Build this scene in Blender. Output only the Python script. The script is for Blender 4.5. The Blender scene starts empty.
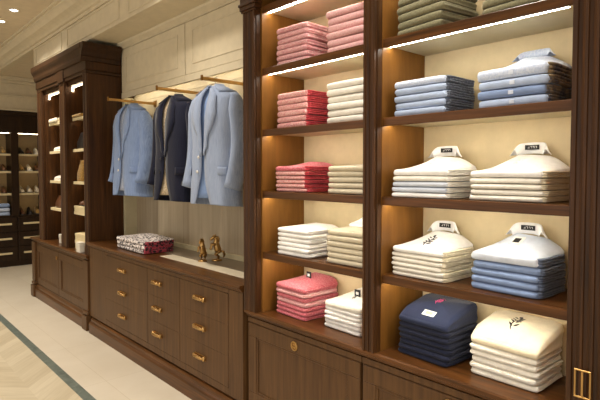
import bpy, bmesh, math, random
from mathutils import Vector, Matrix, noise
rnd = random.Random(7)
H = 1.52                      # eye height: every z below is given relative to the eye, the builder adds H
PI = math.pi
C = bpy.context.scene.collection
WL = {}                       # world location of every object made here

# ------------------------------------------------------------------ materials
def lin(c):
    c /= 255.0
    return c / 12.92 if c <= .04045 else ((c + .055) / 1.055) ** 2.4
def rgb(r, g, b): return (lin(r), lin(g), lin(b), 1)

class NT:
    def __init__(s, name):
        s.m = bpy.data.materials.new(name); s.m.use_nodes = True
        s.t = s.m.node_tree; s.b = s.t.nodes['Principled BSDF']
    def n(s, typ, **kw):
        o = s.t.nodes.new(typ)
        for k, v in kw.items():
            if k.startswith('i_'):
                o.inputs[k[2:]].default_value = v
            else: setattr(o, k, v)
        return o
    def l(s, a, b): s.t.links.new(a, b)
    def math(s, op, a, b=None, c=None):
        o = s.n('ShaderNodeMath', operation=op)
        for i, v in enumerate((a, b, c)):
            if v is None: continue
            if isinstance(v, (int, float)): o.inputs[i].default_value = v
            else: s.l(v, o.inputs[i])
        return o.outputs[0]
    def ramp(s, fac, stops):
        r = s.n('ShaderNodeValToRGB'); e = r.color_ramp.elements
        while len(e) < len(stops): e.new(.5)
        for q, (p, c) in zip(e, stops): q.position = p; q.color = c
        s.l(fac, r.inputs[0]); return r.outputs[0]
    def coord(s, scale, kind='pos'):
        if kind == 'pos': src = s.n('ShaderNodeNewGeometry').outputs['Position']
        else: src = s.n('ShaderNodeTexCoord').outputs['Object']
        mp = s.n('ShaderNodeMapping'); mp.inputs['Scale'].default_value = scale
        s.l(src, mp.inputs['Vector']); return mp.outputs['Vector']
    def noise(s, vec, scale=1., detail=4., rough=.55, dist=0.):
        o = s.n('ShaderNodeTexNoise'); o.inputs['Scale'].default_value = scale
        o.inputs['Detail'].default_value = detail; o.inputs['Roughness'].default_value = rough
        o.inputs['Distortion'].default_value = dist
        s.l(vec, o.inputs['Vector']); return o.outputs['Fac']
    def bump(s, h, strength=.2, dist=.002):
        o = s.n('ShaderNodeBump'); o.inputs['Strength'].default_value = strength
        o.inputs['Distance'].default_value = dist
        s.l(h, o.inputs['Height']); s.l(o.outputs[0], s.b.inputs['Normal'])

def plain(name, col, rough=.5, metal=0., bumpy=0.):
    t = NT(name); b = t.b
    b.inputs['Roughness'].default_value = rough; b.inputs['Metallic'].default_value = metal
    n = t.noise(t.coord((1, 1, 1)), 14, 3)
    d = tuple(c * .9 for c in col[:3]) + (1,)
    t.l(t.ramp(n, [(.3, d), (.7, col)]), b.inputs['Base Color'])
    if bumpy: t.bump(t.noise(t.coord((1, 1, 1)), 60, 3), bumpy)
    return t.m

def wood(name, dark, light, axis='z', rough=.38, freq=34):
    t = NT(name); b = t.b
    sc = {'z': (freq, freq, 1.6), 'y': (freq, 1.6, freq)}[axis]
    a = t.noise(t.coord(sc), 1., 5, .6, .35)
    f = t.noise(t.coord(tuple(v * 4 for v in sc)), 1., 3, .6)
    mix = t.math('ADD', t.math('MULTIPLY', a, .75), t.math('MULTIPLY', f, .25))
    t.l(t.ramp(mix, [(.3, dark), (.52, tuple((x + y) / 2 for x, y in zip(dark, light))), (.7, light)]), b.inputs['Base Color'])
    b.inputs['Roughness'].default_value = rough
    b.inputs['Specular IOR Level'].default_value = .25
    t.bump(f, .08, .001)
    return t.m

def fabric(name, c1, c2=None, pat=None, rough=.95, scale=1.):
    t = NT(name); b = t.b
    b.inputs['Roughness'].default_value = rough
    b.inputs['Specular IOR Level'].default_value = .12
    b.inputs['Sheen Weight'].default_value = .15
    v = t.coord((1, 1, 1))
    soft = t.noise(v, 25, 3)
    weave = t.noise(v, 900, 1)
    if pat is None:
        d = tuple(c * .86 for c in c1[:3]) + (1,)
        t.l(t.ramp(soft, [(.3, d), (.7, c1)]), b.inputs['Base Color'])
    elif pat == 'mottle':
        n = t.noise(v, 150 * scale, 3, .7)
        t.l(t.ramp(n, [(.38, c2), (.6, c1)]), b.inputs['Base Color'])
    elif pat == 'streak':
        n = t.noise(t.coord((30, 240, 240)), 1, 3, .7)
        t.l(t.ramp(n, [(.36, c2), (.62, c1)]), b.inputs['Base Color'])
    elif pat == 'spots':
        vo = t.n('ShaderNodeTexVoronoi'); vo.inputs['Scale'].default_value = 60 * scale
        t.l(v, vo.inputs['Vector'])
        n = t.math('ADD', vo.outputs['Distance'], t.math('MULTIPLY', t.noise(v, 60, 3), .5))
        t.l(t.ramp(n, [(.68, c2), (.76, c1)]), b.inputs['Base Color'])
    elif pat == 'slub':
        n = t.noise(t.coord((40, 700, 16)), 1, 3, .6)
        t.l(t.ramp(n, [(.3, c2), (.7, c1)]), b.inputs['Base Color'])
    t.bump(t.math('ADD', t.math('MULTIPLY', soft, 1.), t.math('MULTIPLY', weave, .25)), .25, .004)
    return t.m

def emit(name, col, strength):
    t = NT(name)
    t.b.inputs['Base Color'].default_value = (0, 0, 0, 1)
    t.b.inputs['Emission Color'].default_value = col
    t.b.inputs['Emission Strength'].default_value = strength
    return t.m

M = {}
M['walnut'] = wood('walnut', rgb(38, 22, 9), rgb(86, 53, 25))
M['walnut_y'] = wood('walnut_long', rgb(48, 28, 11), rgb(108, 67, 31), 'y', .28)
M['walnut_dark'] = wood('walnut_dark', rgb(34, 20, 9), rgb(70, 44, 22))
M['walnut_front'] = wood('walnut_front', rgb(68, 44, 23), rgb(100, 70, 40), 'z', .42)
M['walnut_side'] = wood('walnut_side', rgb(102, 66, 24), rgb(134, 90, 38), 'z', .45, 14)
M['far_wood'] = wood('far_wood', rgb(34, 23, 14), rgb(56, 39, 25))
M['cream'] = plain('cream_paint', rgb(212, 198, 168), .55)
M['cream_panel'] = plain('cream_back_panel', rgb(216, 196, 154), .6)
M['shelf_under'] = plain('cream_laminate', rgb(192, 180, 146), .5)
M['plaster'] = plain('ceiling_plaster', rgb(218, 202, 174), .8)
M['brass'] = plain('brass', rgb(186, 148, 92), .32, 1.)
M['dark_brass'] = plain('bronzed_brass', rgb(140, 100, 48), .32, 1.)
M['tan_panel'] = plain('tan_niche_panel', rgb(170, 144, 102), .6)
M['steel'] = plain('steel', rgb(190, 190, 190), .25, 1.)
M['lit_band'] = plain('inset_lit_tone', rgb(226, 214, 188), .3)  # lit front band of the drawer counter, light put into the colour
M['taupe'] = plain('inset_shade_tone', rgb(124, 110, 92), .35)  # counter band behind it, shade under the jackets put into the colour
M['led'] = emit('led_strip', (1, .93, .81, 1), 31)
M['led_soft'] = emit('led_strip_cabinet', (1, .80, .52, 1), 9)
M['led_mid'] = emit('led_strip_wall', (1, .9, .72, 1), 18)
M['bulb'] = emit('downlight_bulb', (1, .93, .8, 1), 12)
M['trimwhite'] = plain('white_enamel', rgb(236, 230, 218), .4)
M['black'] = plain('black_print', rgb(16, 16, 18), .6)
M['white'] = plain('white_card', rgb(244, 242, 236), .6)
M['button'] = plain('pearl_button', rgb(226, 222, 212), .3)
M['darkbutton'] = plain('dark_button', rgb(30, 30, 36), .3)
M['pinkprint'] = plain('pink_print', rgb(214, 64, 128), .7)
M['greyprint'] = plain('grey_print', rgb(70, 70, 74), .7)
M['leather_brown'] = plain('brown_leather', rgb(92, 56, 32), .4)
M['leather_dark'] = plain('dark_leather', rgb(30, 24, 22), .4)
M['leather_white'] = plain('white_leather', rgb(228, 220, 204), .45)
M['gold_cloth'] = fabric('gold_sequins', rgb(190, 150, 80), rgb(80, 56, 26), 'mottle', .5)
M['card_cream'] = plain('cream_cardboard', rgb(222, 204, 160), .6)
M['fluff'] = fabric('white_fleece', rgb(226, 216, 196), rgb(170, 154, 130), 'mottle')

# alcove planks: vertical boards with small tone shifts
def planks():
    t = NT('taupe_boards'); b = t.b
    pos = t.n('ShaderNodeNewGeometry').outputs['Position']
    sx = t.n('ShaderNodeSeparateXYZ'); t.l(pos, sx.inputs[0])
    fl = t.math('FLOOR', t.math('DIVIDE', sx.outputs['Y'], .115))
    wn = t.n('ShaderNodeTexWhiteNoise', noise_dimensions='1D'); t.l(fl, wn.inputs['W'])
    a = t.noise(t.coord((40, 40, 1.4)), 1, 4, .6, .3)
    mix = t.math('ADD', t.math('MULTIPLY', a, .6), t.math('MULTIPLY', wn.outputs['Value'], .4))
    t.l(t.ramp(mix, [(.2, rgb(148, 131, 107)), (.8, rgb(196, 180, 152))]), b.inputs['Base Color'])
    b.inputs['Roughness'].default_value = .5
    return t.m
M['planks'] = planks()

def tile():
    t = NT('cream_floor_tile'); b = t.b
    br = t.n('ShaderNodeTexBrick'); br.offset = 0
    t.l(t.coord((1, 1, 1)), br.inputs['Vector'])
    for k, v in (('Scale', 1.), ('Mortar Size', .0025), ('Brick Width', .46), ('Row Height', .9)): br.inputs[k].default_value = v
    br.inputs['Color1'].default_value = rgb(216, 206, 187); br.inputs['Color2'].default_value = rgb(212, 201, 181)
    br.inputs['Mortar'].default_value = rgb(200, 188, 165)
    n = t.noise(t.coord((1, 1, 1)), 3, 4)
    mx = t.n('ShaderNodeMix', data_type='RGBA', blend_type='MULTIPLY'); mx.inputs['Factor'].default_value = .35
    t.l(br.outputs['Color'], mx.inputs['A'])
    t.l(t.ramp(n, [(.3, rgb(228, 222, 212)), (.7, (1, 1, 1, 1))]), mx.inputs['B'])
    t.l(mx.outputs['Result'], b.inputs['Base Color']); b.inputs['Roughness'].default_value = .3
    return t.m
M['tile'] = tile()
def chevron():
    t = NT('chevron_floor'); b = t.b
    pos = t.n('ShaderNodeNewGeometry').outputs['Position']
    s = t.n('ShaderNodeSeparateXYZ'); t.l(pos, s.inputs[0])
    W = .62
    u = t.math('DIVIDE', s.outputs['X'], W)
    tri = t.math('PINGPONG', u, .5)
    v = t.math('DIVIDE', t.math('ADD', s.outputs['Y'], t.math('MULTIPLY', tri, W * 1.0)), .13)
    fl = t.math('FLOOR', v); col = t.math('FLOOR', t.math('MULTIPLY', u, 2))
    cmb = t.n('ShaderNodeCombineXYZ'); t.l(fl, cmb.inputs[0]); t.l(col, cmb.inputs[1])
    wn = t.n('ShaderNodeTexWhiteNoise', noise_dimensions='2D'); t.l(cmb.outputs[0], wn.inputs['Vector'])
    cv = t.n('ShaderNodeCombineXYZ'); t.l(t.math('MULTIPLY', v, 3.), cv.inputs[0]); t.l(t.math('MULTIPLY', s.outputs['X'], 3), cv.inputs[1])
    gr = t.noise(cv.outputs[0], 1.4, 5, .6, .6)
    mix = t.math('ADD', t.math('MULTIPLY', wn.outputs['Value'], .35), t.math('MULTIPLY', gr, .65))
    t.l(t.ramp(mix, [(.25, rgb(180, 165, 136)), (.75, rgb(208, 196, 170))]), b.inputs['Base Color'])
    b.inputs['Roughness'].default_value = .35
    return t.m
M['chevron'] = chevron()
def stripe():
    t = NT('green_marble'); b = t.b
    n = t.noise(t.coord((1, 1, 1)), 18, 6, .65, .8)
    t.l(t.ramp(n, [(.3, rgb(76, 86, 80)), (.7, rgb(118, 126, 116))]), b.inputs['Base Color'])
    b.inputs['Roughness'].default_value = .3
    return t.m
M['stripe'] = stripe()

# ------------------------------------------------------------------ builders
class MB:
    """collects shapes (world x, y, eye-relative z) and links them as one mesh object"""
    def __init__(s): s.b = bmesh.new()
    def box(s, x0, x1, y0, y1, z0, z1, bev=0., seg=2):
        t = bmesh.new(); bmesh.ops.create_cube(t, size=1)
        for v in t.verts:
            v.co = Vector(((x0 + x1) / 2 + v.co.x * (x1 - x0), (y0 + y1) / 2 + v.co.y * (y1 - y0), (z0 + z1) / 2 + v.co.z * (z1 - z0)))
        if bev: bmesh.ops.bevel(t, geom=t.edges[:], offset=bev, segments=seg, profile=.5, affect='EDGES')
        s.join(t); return s
    def join(s, t, mat=None):
        if mat is not None: bmesh.ops.transform(t, matrix=mat, verts=t.verts[:])
        mp = {v: s.b.verts.new(v.co) for v in t.verts}
        for f in t.faces:
            try:
                g = s.b.faces.new([mp[v] for v in f.verts]); g.smooth = f.smooth; g.material_index = f.material_index
            except ValueError: pass
        t.free()
    def poly(s, pts, a, b, axis='y', smooth=False):
        """closed 2-D outline pushed along an axis from a to b"""
        def mk(p, q):
            if axis == 'y': return Vector((p[0], q, p[1]))
            if axis == 'x': return Vector((q, p[0], p[1]))
            return Vector((p[0], p[1], q))
        A = [s.b.verts.new(mk(p, a)) for p in pts]; B = [s.b.verts.new(mk(p, b)) for p in pts]
        n = len(pts)
        for i in range(n):
            f = s.b.faces.new((A[i], A[(i + 1) % n], B[(i + 1) % n], B[i])); f.smooth = smooth
        s.b.faces.new(A[::-1]); s.b.faces.new(B)
        return s
    def frame(s, plane, c, u0, u1, v0, v1, w, d):
        """rectangular moulding frame standing proud of a plane ('x' plane: u=y, v=z ; 'y' plane: u=x, v=z)"""
        for (a, b, e, f) in ((u0, u1, v1 - w, v1), (u0, u1, v0, v0 + w), (u0, u0 + w, v0 + w, v1 - w), (u1 - w, u1, v0 + w, v1 - w)):
            if plane == 'x': s.box(min(c, c + d), max(c, c + d), a, b, e, f, min(w, abs(d)) * .3, 1)
            else: s.box(a, b, min(c, c + d), max(c, c + d), e, f, min(w, abs(d)) * .3, 1)
        return s
    def tube(s, pts, rad, n=10, smooth=True):
        pts = [Vector(p) for p in pts]
        if not isinstance(rad, (list, tuple)): rad = [rad] * len(pts)
        rings = []; up = Vector((.13, .27, .95)).normalized()
        for i, p in enumerate(pts):
            d = (pts[min(i + 1, len(pts) - 1)] - pts[max(i - 1, 0)]).normalized()
            a = d.cross(up)
            if a.length < .05: a = d.cross(Vector((1, 0, 0)))
            a.normalize(); b = d.cross(a)
            rings.append([s.b.verts.new(p + (a * math.cos(2 * PI * k / n) + b * math.sin(2 * PI * k / n)) * rad[i]) for k in range(n)])
        for q in range(len(rings) - 1):
            for k in range(n):
                f = s.b.faces.new((rings[q][k], rings[q][(k + 1) % n], rings[q + 1][(k + 1) % n], rings[q + 1][k])); f.smooth = smooth
        s.b.faces.new(rings[0][::-1]); s.b.faces.new(rings[-1])
        return s
    def rings(s, rings, close=True, caps=True, smooth=True):
        R = [[s.b.verts.new(p) for p in r] for r in rings]; n = len(R[0])
        for q in range(len(R) - 1):
            for k in range(n if close else n - 1):
                f = s.b.faces.new((R[q][k], R[q][(k + 1) % n], R[q + 1][(k + 1) % n], R[q + 1][k])); f.smooth = smooth
        if caps and close:
            a = s.b.faces.new(R[0][::-1]); b = s.b.faces.new(R[-1]); a.smooth = b.smooth = smooth
        return s
    def lathe(s, prof, c, n=20, axis='z', caps=True):
        rr = []
        for r, h in prof:
            ring = []
            for k in range(n):
                a = 2 * PI * k / n; x, y = r * math.cos(a), r * math.sin(a)
                ring.append({'z': Vector((c[0] + x, c[1] + y, c[2] + h)), 'x': Vector((c[0] - h, c[1] + x, c[2] + y)), 'y': Vector((c[0] + x, c[1] - h, c[2] + y))}[axis])
            rr.append(ring)
        return s.rings(rr, caps=caps)
    def ball(s, c, r, sc=(1, 1, 1), n=12):
        t = bmesh.new(); bmesh.ops.create_uvsphere(t, u_segments=n, v_segments=max(6, n // 2), radius=r)
        for v in t.verts: v.co = Vector((c[0] + v.co.x * sc[0], c[1] + v.co.y * sc[1], c[2] + v.co.z * sc[2]))
        for f in t.faces: f.smooth = True
        s.join(t); return s
    def build(s, name, mat, parent=None, local=False, h=None):
        """local: coordinates are already in the parent's frame; otherwise world with eye-relative z"""
        bmesh.ops.recalc_face_normals(s.b, faces=s.b.faces[:])
        off = Vector((0, 0, 0)) if local else Vector((0, 0, H))
        if parent is not None and not local: off = off - WL[parent]
        for v in s.b.verts: v.co += off
        me = bpy.data.meshes.new(name); s.b.to_mesh(me); s.b.free()
        for m in (mat if isinstance(mat, (list, tuple)) else [mat]): me.materials.append(m)
        o = bpy.data.objects.new(name, me); C.objects.link(o)
        if parent is not None: o.parent = parent; WL[o] = WL[parent]
        else: WL[o] = Vector((0, 0, 0))
        return o

def setp(o, label=None, cat=None, group=None, kind=None):
    if label: o['label'] = label
    if cat: o['category'] = cat
    if group: o['group'] = group
    if kind: o['kind'] = kind
    return o
def thing(name, label, cat, loc, group=None, rz=0.):
    o = bpy.data.objects.new(name, None); C.objects.link(o)
    o.empty_display_size = .05
    o.location = (loc[0], loc[1], loc[2] + H); o.rotation_euler = (0, 0, rz)
    WL[o] = Vector(o.location)
    return setp(o, label, cat, group)
def struct(name, mb, mat, label=None):
    o = mb.build(name, mat); o['kind'] = 'structure'
    if label: o['label'] = label; 
    o['category'] = name.split('_')[0]
    if not label: o['label'] = 'plain ' + name.replace('_', ' ') + ' of the shop'
    return o
def copy_tree(o, parent=None):
    c = o.copy(); C.objects.link(c)
    if parent is not None: c.parent = parent
    WL[c] = Vector(c.location)
    for ch in list(o.children): copy_tree(ch, c)
    return c

# ------------------------------------------------------------------ room shell
FL = -1.52; CEIL = 1.64; SOF = 1.24
fb = MB()
regs = [(-5., 1.15, 1), (1.15, 1.215, 2), (1.215, 3.2, 0)]
for x0, x1, mi in regs:
    v = [fb.b.verts.new((x, y, FL)) for x, y in ((x0, -3.), (x1, -3.), (x1, 9.7), (x0, 9.7))]
    f = fb.b.faces.new(v); f.material_index = mi
ext = bmesh.ops.extrude_face_region(fb.b, geom=fb.b.faces[:])
for g in ext['geom']:
    if isinstance(g, bmesh.types.BMVert): g.co.z -= .06
struct('floor', fb, [M['tile'], M['chevron'], M['stripe']], 'cream tile floor with a dark green marble stripe and beige chevron field')
struct('ceiling', MB().box(-5, 1.9, -3, 9.7, CEIL, CEIL + .1), M['plaster'], 'flat cream ceiling with small recessed downlights')
struct('wall_right', MB().box(2.2, 2.75, -3., 6.7, FL, CEIL), M['cream'], 'cream wall behind the built-in shelving')
struct('wall_right_recess', MB().box(3.0, 3.2, 6.7, 9.7, FL, CEIL), M['cream'], 'side wall of the recess beyond the dark display case')
struct('wall_far', MB().box(-5, 3.2, 9.42, 9.7, FL, CEIL), M['cream'], 'far end wall of the shop')
# alcove lining
struct('wall_alcove', MB().box(2.186, 2.199, 2.42, 4.86, -.665, .48), M['planks'], 'taupe vertical board lining behind the hanging jackets')
a = MB().box(2.186, 2.199, 2.42, 4.86, .48, SOF)
for y0, y1 in ((2.46, 3.2), (3.24, 3.98), (4.02, 4.8)): a.frame('x', 2.186, y0, y1, .53, .705, .014, -.006)
struct('wall_alcove_upper', a, M['cream'], 'cream panelled wall strip above the brass rods')
struct('baseboard_alcove', MB().box(2.168, 2.186, 2.42, 4.84, -.665, -.625, .003), M['shelf_under'], 'pale skirting at the back of the drawer counter')
struct('trim_1', MB().box(2.06, 2.186, 4.825, 4.86, -.665, .73, .003), M['shelf_under'], 'pale upright board at the left end of the jacket alcove')
# soffit, fascia with panels, crown
struct('trim_2', MB().box(1.801, 2.2, -3, 6.7, SOF, SOF + .05), M['cream'], 'cream underside of the bulkhead over the cabinets')
fa = MB().box(1.75, 1.80, -3, 6.7, SOF, 1.5)
fa.box(1.74, 1.75, -3, 6.7, SOF, SOF + .018, .003)
for y0, y1 in ((5.64, 6.6), (4.16, 5.47), (2.7, 3.98), (1.2, 2.52), (-.3, 1.02)):
    fa.frame('x', 1.75, y0, y1, SOF + .04, 1.47, .016, -.008)
struct('wall_bulkhead', fa, M['cream'], 'cream panelled bulkhead above the dark cabinets')
cr = MB().poly([(1.82, 1.48), (1.735, 1.48), (1.735, 1.51), (1.715, 1.515), (1.70, 1.53), (1.675, 1.545), (1.63, 1.56), (1.60, 1.585), (1.575, 1.60),
                (1.575, 1.615), (1.55, 1.618), (1.55, 1.65), (1.82, 1.65)], -3, 9.42)
struct('trim_3', cr, M['cream'], 'stepped cream crown moulding along the ceiling edge')
struct('ceiling_far', MB().box(1.80, 3.0, 6.7, 9.42, 1.5, 1.56), M['plaster'], 'lowered ceiling patch beyond the dark cabinet')
struct('wall_bulkhead_return', MB().box(1.80, 2.2, 6.66, 6.7, SOF, 1.5).box(2.2, 3.0, 6.66, 6.7, FL, 1.5), M['cream'], 'end return of the cream bulkhead')
fw_ = MB().box(-.5, 3.0, 9.0, 9.42, .97, 1.5)
for z0, z1, d in ((1.40, 1.44, -.05), (1.44, 1.5, -.10), (1.19, 1.22, -.03), (.97, 1.0, -.04)): fw_.box(-.5, 3.0, 9.0 + d, 9.0, z0, z1, .008)
struct('wall_far_upper', fw_, M['cream'], 'cream moulded wall above the far dark display unit')

# recessed downlights
LN = [(1.33, 5.76), (1.32, 6.27), (1.32, 3.2), (1.32, 1.2), (.1, 5.8), (.1, 3.4), (.1, 1.2), (-1.2, 4.6), (-1.2, 2.2), (-1.2, 0.), (.9, 8.2), (.4, -.8)]
lab = {0: 'round ceiling downlight nearer the camera of the visible pair', 1: 'round ceiling downlight farther left of the visible pair'}
for i, (x, y) in enumerate(LN):
    t = thing('downlight', lab.get(i, 'round recessed downlight in the ceiling outside the picture'), 'ceiling light', (x, y, CEIL), 'recessed ceiling downlights')
    MB().lathe([(.034, -.001), (.05, -.001), (.05, -.006), (.046, -.009), (.036, -.004), (.034, -.001)], (x, y, CEIL), 24, caps=False).build('trim_ring', M['trimwhite'], t)
    MB().lathe([(.001, -.003), (.034, -.003), (.034, -.0005), (.001, -.0005)], (x, y, CEIL), 20).build('bulb', M['bulb'], t)
    ld = bpy.data.lights.new('downlight_beam', 'SPOT'); ld.energy = 84; ld.spot_size = math.radians(125); ld.spot_blend = 1.
    ld.shadow_soft_size = .06; ld.color = (1, .93, .83)
    lo = bpy.data.objects.new('downlight_beam', ld); C.objects.link(lo); lo.location = (x, y, CEIL + H - .03)

# ------------------------------------------------------------------ brass fittings
def medallion(parent, x, y, z, r=.026):
    b = MB().lathe([(r * .8, .0), (r, .0), (r, .004), (r * .94, .006), (r * .8, .005)], (x, y, z), 24, 'x')
    b.lathe([(.001, .0), (r * .85, .0), (r * .85, .002), (.001, .002)], (x, y, z), 24, 'x')
    o = b.build('medallion', M['brass'], parent)
    m = MB()
    for s in (-1, 1):
        m.tube([(x - .004, y + s * r * .1 + s * r * .42 * math.sin(a), z + s * r * .28 + r * .34 * math.cos(a)) for a in [k * PI / 6 for k in range(-2, 9)]], r * .11, 6)
    m.tube([(x - .004, y + r * .25, z + r * .66), (x - .004, y + r * .25, z - r * .66)], r * .11, 6)
    m.build('monogram', M['dark_brass'], o)
    return o
def pull_mesh(x, y, z, L=.135):
    b = MB().box(x - .004, x, y - L / 2, y + L / 2, z - .017, z + .017, .003)
    for s in (-1, 1):
        b.lathe([(.001, .022), (.006, .02), (.007, .012), (.0045, .004), (.008, .0)], (x - .003, y + s * L * .36, z), 10, 'x')
        b.ball((x - .012, y + s * L * .44, z), .013, (.8, 1, 1.25), 10)
    pts = [(x - .017 - .005 * math.cos(PI * k / 8 - PI / 2), y - L * .4 + L * .8 * k / 8, z + .002 * math.cos(4 * PI * k / 8)) for k in range(9)]
    b.tube(pts, [.0065, .0095, .007, .011, .009, .011, .007, .0095, .0065], 8)
    for k in (-1, 0, 1): b.ball((x - .018, y + k * L * .2, z), .0115, (.8, .8, 1.1), 8)
    return b

# ------------------------------------------------------------------ tall shelving unit (right)
ROWS = [.577, .236, -.11, -.455]                  # shelf tops
CT = -.80                                         # worktop top
TOPS = .922
def pilaster(y0, y1, xf, xb, z0, z1, flutes):
    pts = [(xb, y0), (xf + .012, y0), (xf + .012, y0 + .006), (xf, y0 + .008)]
    w = (y1 - y0 - .03) / max(1, flutes)
    for k in range(flutes):
        a = y0 + .015 + k * w
        pts += [(xf, a + w * .12), (xf + .006, a + w * .2), (xf + .009, a + w * .5), (xf + .006, a + w * .8), (xf, a + w * .88)]
    pts += [(xf, y1 - .008), (xf + .012, y1 - .006), (xf + .012, y1), (xb, y1)]
    return MB().poly(pts, z0, z1, 'z')
def shelf(root, y0, y1, z, xf, xb, mats, led=True, ledm='led', th=.024, lip=.037):
    s = MB().box(xf, xf + .02, y0, y1, z - lip, z, .003)
    s.box(xf + .02, xb, y0, y1, z - th + .004, z)
    o = s.build('shelf', M['walnut_y'], root)
    MB().box(xf + .0205, xb, y0, y1, z - th, z - th + .0035).build('underside_panel', mats, o)
    if led: MB().box(xf + .036, xf + .052, y0 + .03, y1 - .003, z - th - .006, z - th - .0005).build('light_strip', M[ledm], o)
    return o

R = thing('shelving_unit', 'tall walnut shelving unit with two lit bays of folded shirts', 'shelving', (1.9, 1.4, CT))
XB = 2.075
MB().box(XB, XB + .02, .47, 2.36, CT, 1.1).build('back_panel', M['cream_panel'], R)
sd = [(2.234, 2.254), (1.448, 1.468), (1.385, 1.405), (.59, .61)]
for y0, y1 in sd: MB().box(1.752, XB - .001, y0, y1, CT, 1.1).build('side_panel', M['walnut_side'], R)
for (y0, y1, fl) in ((2.245, 2.364, 2), (1.387, 1.466, 2), (.45, .603, 4)):
    o = pilaster(y0, y1, 1.71, 1.7515, CT, 1.0, fl).build('pilaster', M['walnut'], R)
    c = MB()
    for z0, z1, d in ((.90, .912, .006), (.912, .935, .012), (.935, .95, .018), (.95, 1.0, .010), (.985, 1.0, .02)):
        c.box(1.712 - d, 1.7515, y0 - d, y1 + d, z0, z1, .003)
    c.build('capital', M['walnut'], o)
    if fl == 4:
        b = MB().frame('x', 1.7095, .524, .574, -.716, -.624, .006, -.005)
        b.box(1.7045, 1.7095, .546, .552, -.71, -.63)
        b.build('vent_plate', M['brass'], o)
MB().poly([(1.752, 1.1), (1.752, 1.0), (1.70, 1.0), (1.70, 1.04), (1.69, 1.06), (1.69, 1.12), (1.66, 1.15), (1.62, 1.17), (1.62, 1.235), (2.09, 1.235), (2.09, 1.1)], .45, 2.364).build('cornice', M['walnut_y'], R)
for z in [TOPS] + ROWS:
    shelf(R, 1.469, 2.233, z, 1.752, XB - .001, M['shelf_under'])
    shelf(R, .611, 1.384, z, 1.752, XB - .001, M['shelf_under'])

def worktop(name, label, y0, y1, xf, xb, z, th=.045):
    w = MB().poly([(xb, z), (xf + .006, z), (xf, z - .006), (xf, z - .02), (xf + .012, z - .026), (xf + .014, z - .036), (xf + .026, z - th), (xb, z - th)], y0, y1)
    return setp(w.build(name, M['walnut_y']), label, 'worktop')
worktop('worktop', 'walnut worktop carrying the navy and cream shirt stacks', .45, 2.363, 1.716, 2.19, CT)

def plinth(b, y0, y1, xf, xb, ztop=-1.375):
    b.poly([(xb, FL), (xf - .03, FL), (xf - .03, FL + .085), (xf - .024, FL + .1), (xf - .012, FL + .108), (xf - .01, FL + .125), (xf, ztop), (xb, ztop)], y0, y1)
def base_cab(label, y0, y1, doors, xf, ends=False):
    t = thing('base_cabinet', label, 'cabinet', ((xf + 2.18) / 2, (y0 + y1) / 2, FL))
    b = MB().box(xf + .022, 2.185, y0, y1, FL, CT - .046)
    b.box(xf + .002, xf + .022, y0, y1, CT - .075, CT - .046, .002)
    b.box(xf + .002, xf + .022, y0, y1, -1.40, -1.36, .002)
    for (d0, d1) in doors: pass
    b.build('body', M['walnut_front'], t)
    p = MB(); plinth(p, y0, y1, xf, xf + .0215); p.build('plinth', M['walnut_y'], t)
    return t
def panel_door(t, y0, y1, z0, z1, xf, med=None, mat='walnut_front'):
    d = MB().box(xf + .008, xf + .021, y0, y1, z0, z1, .002)
    d.frame('x', xf + .008, y0, y1, z0, z1, .075, -.010)
    d.frame('x', xf + .008, y0 + .075, y1 - .075, z0 + .075, z1 - .075, .012, -.006)
    o = d.build('door', M[mat], t)
    if med: medallion(o, xf - .0025, med[0], med[1])
    return o
t = base_cab('walnut base cabinet with round brass medallion on its framed door', 1.484, 2.355, [], 1.735)
panel_door(t, 1.49, 2.348, -1.355, CT - .078, 1.735, (1.94, -.915))
t = base_cab('walnut base cabinet at the right edge below navy shirts', .47, 1.48, [], 1.735)
panel_door(t, .60, 1.474, -1.355, CT - .078, 1.735, (1.03, -.915))

# ------------------------------------------------------------------ drawer cabinet and its counter
DX = 1.715; DT = -.665
D = thing('drawer_cabinet', 'long low walnut cabinet with three columns of brass-handled drawers', 'cabinet', (1.95, 3.6, FL))
b = MB().box(DX + .02, 2.18, 2.376, 4.846, FL, DT - .046)
b.box(DX + .001, DX + .02, 2.376, 2.524, -1.37, DT - .046, .002)
b.box(DX + .001, DX + .02, 4.462, 4.846, -1.37, DT - .046, .002)
b.box(DX + .001, DX + .02, 2.524, 4.462, DT - .075, DT - .046, .001)
b.box(DX + .001, DX + .02, 2.524, 4.462, -1.37, -1.325, .001)
b.build('body', M['walnut_front'], D)
p = MB(); plinth(p, 2.376, 4.80, DX, DX + .0195, -1.385); p.build('plinth', M['walnut_y'], D)
zs = [-.742, -.935, -1.129, -1.323]
for (y0, y1, hy) in ((2.526, 3.122, 2.853), (3.126, 3.622, 3.456), (3.626, 4.46, 4.088)):
    for k in range(3):
        o = MB().box(DX, DX + .0195, y0, y1, zs[k + 1] + .0004, zs[k] - .0004, .0006, 1).build('drawer', M['walnut_front'], D)
        pull_mesh(DX, hy, (zs[k] + zs[k + 1]) / 2 + .008).build('handle', M['brass'], o)
w = worktop('counter_top', 'walnut counter over the drawers with painted lit and shaded bands', 2.372, 4.85, 1.69, 2.185, DT)
MB().box(1.832, 1.942, 2.44, 3.64, DT - .002, DT + .003, .001).build('inset_lit_band', M['lit_band'], w)
MB().box(1.9425, 2.166, 2.44, 3.98, DT - .002, DT + .003, .001).build('inset_shade_band', M['taupe'], w)

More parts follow.
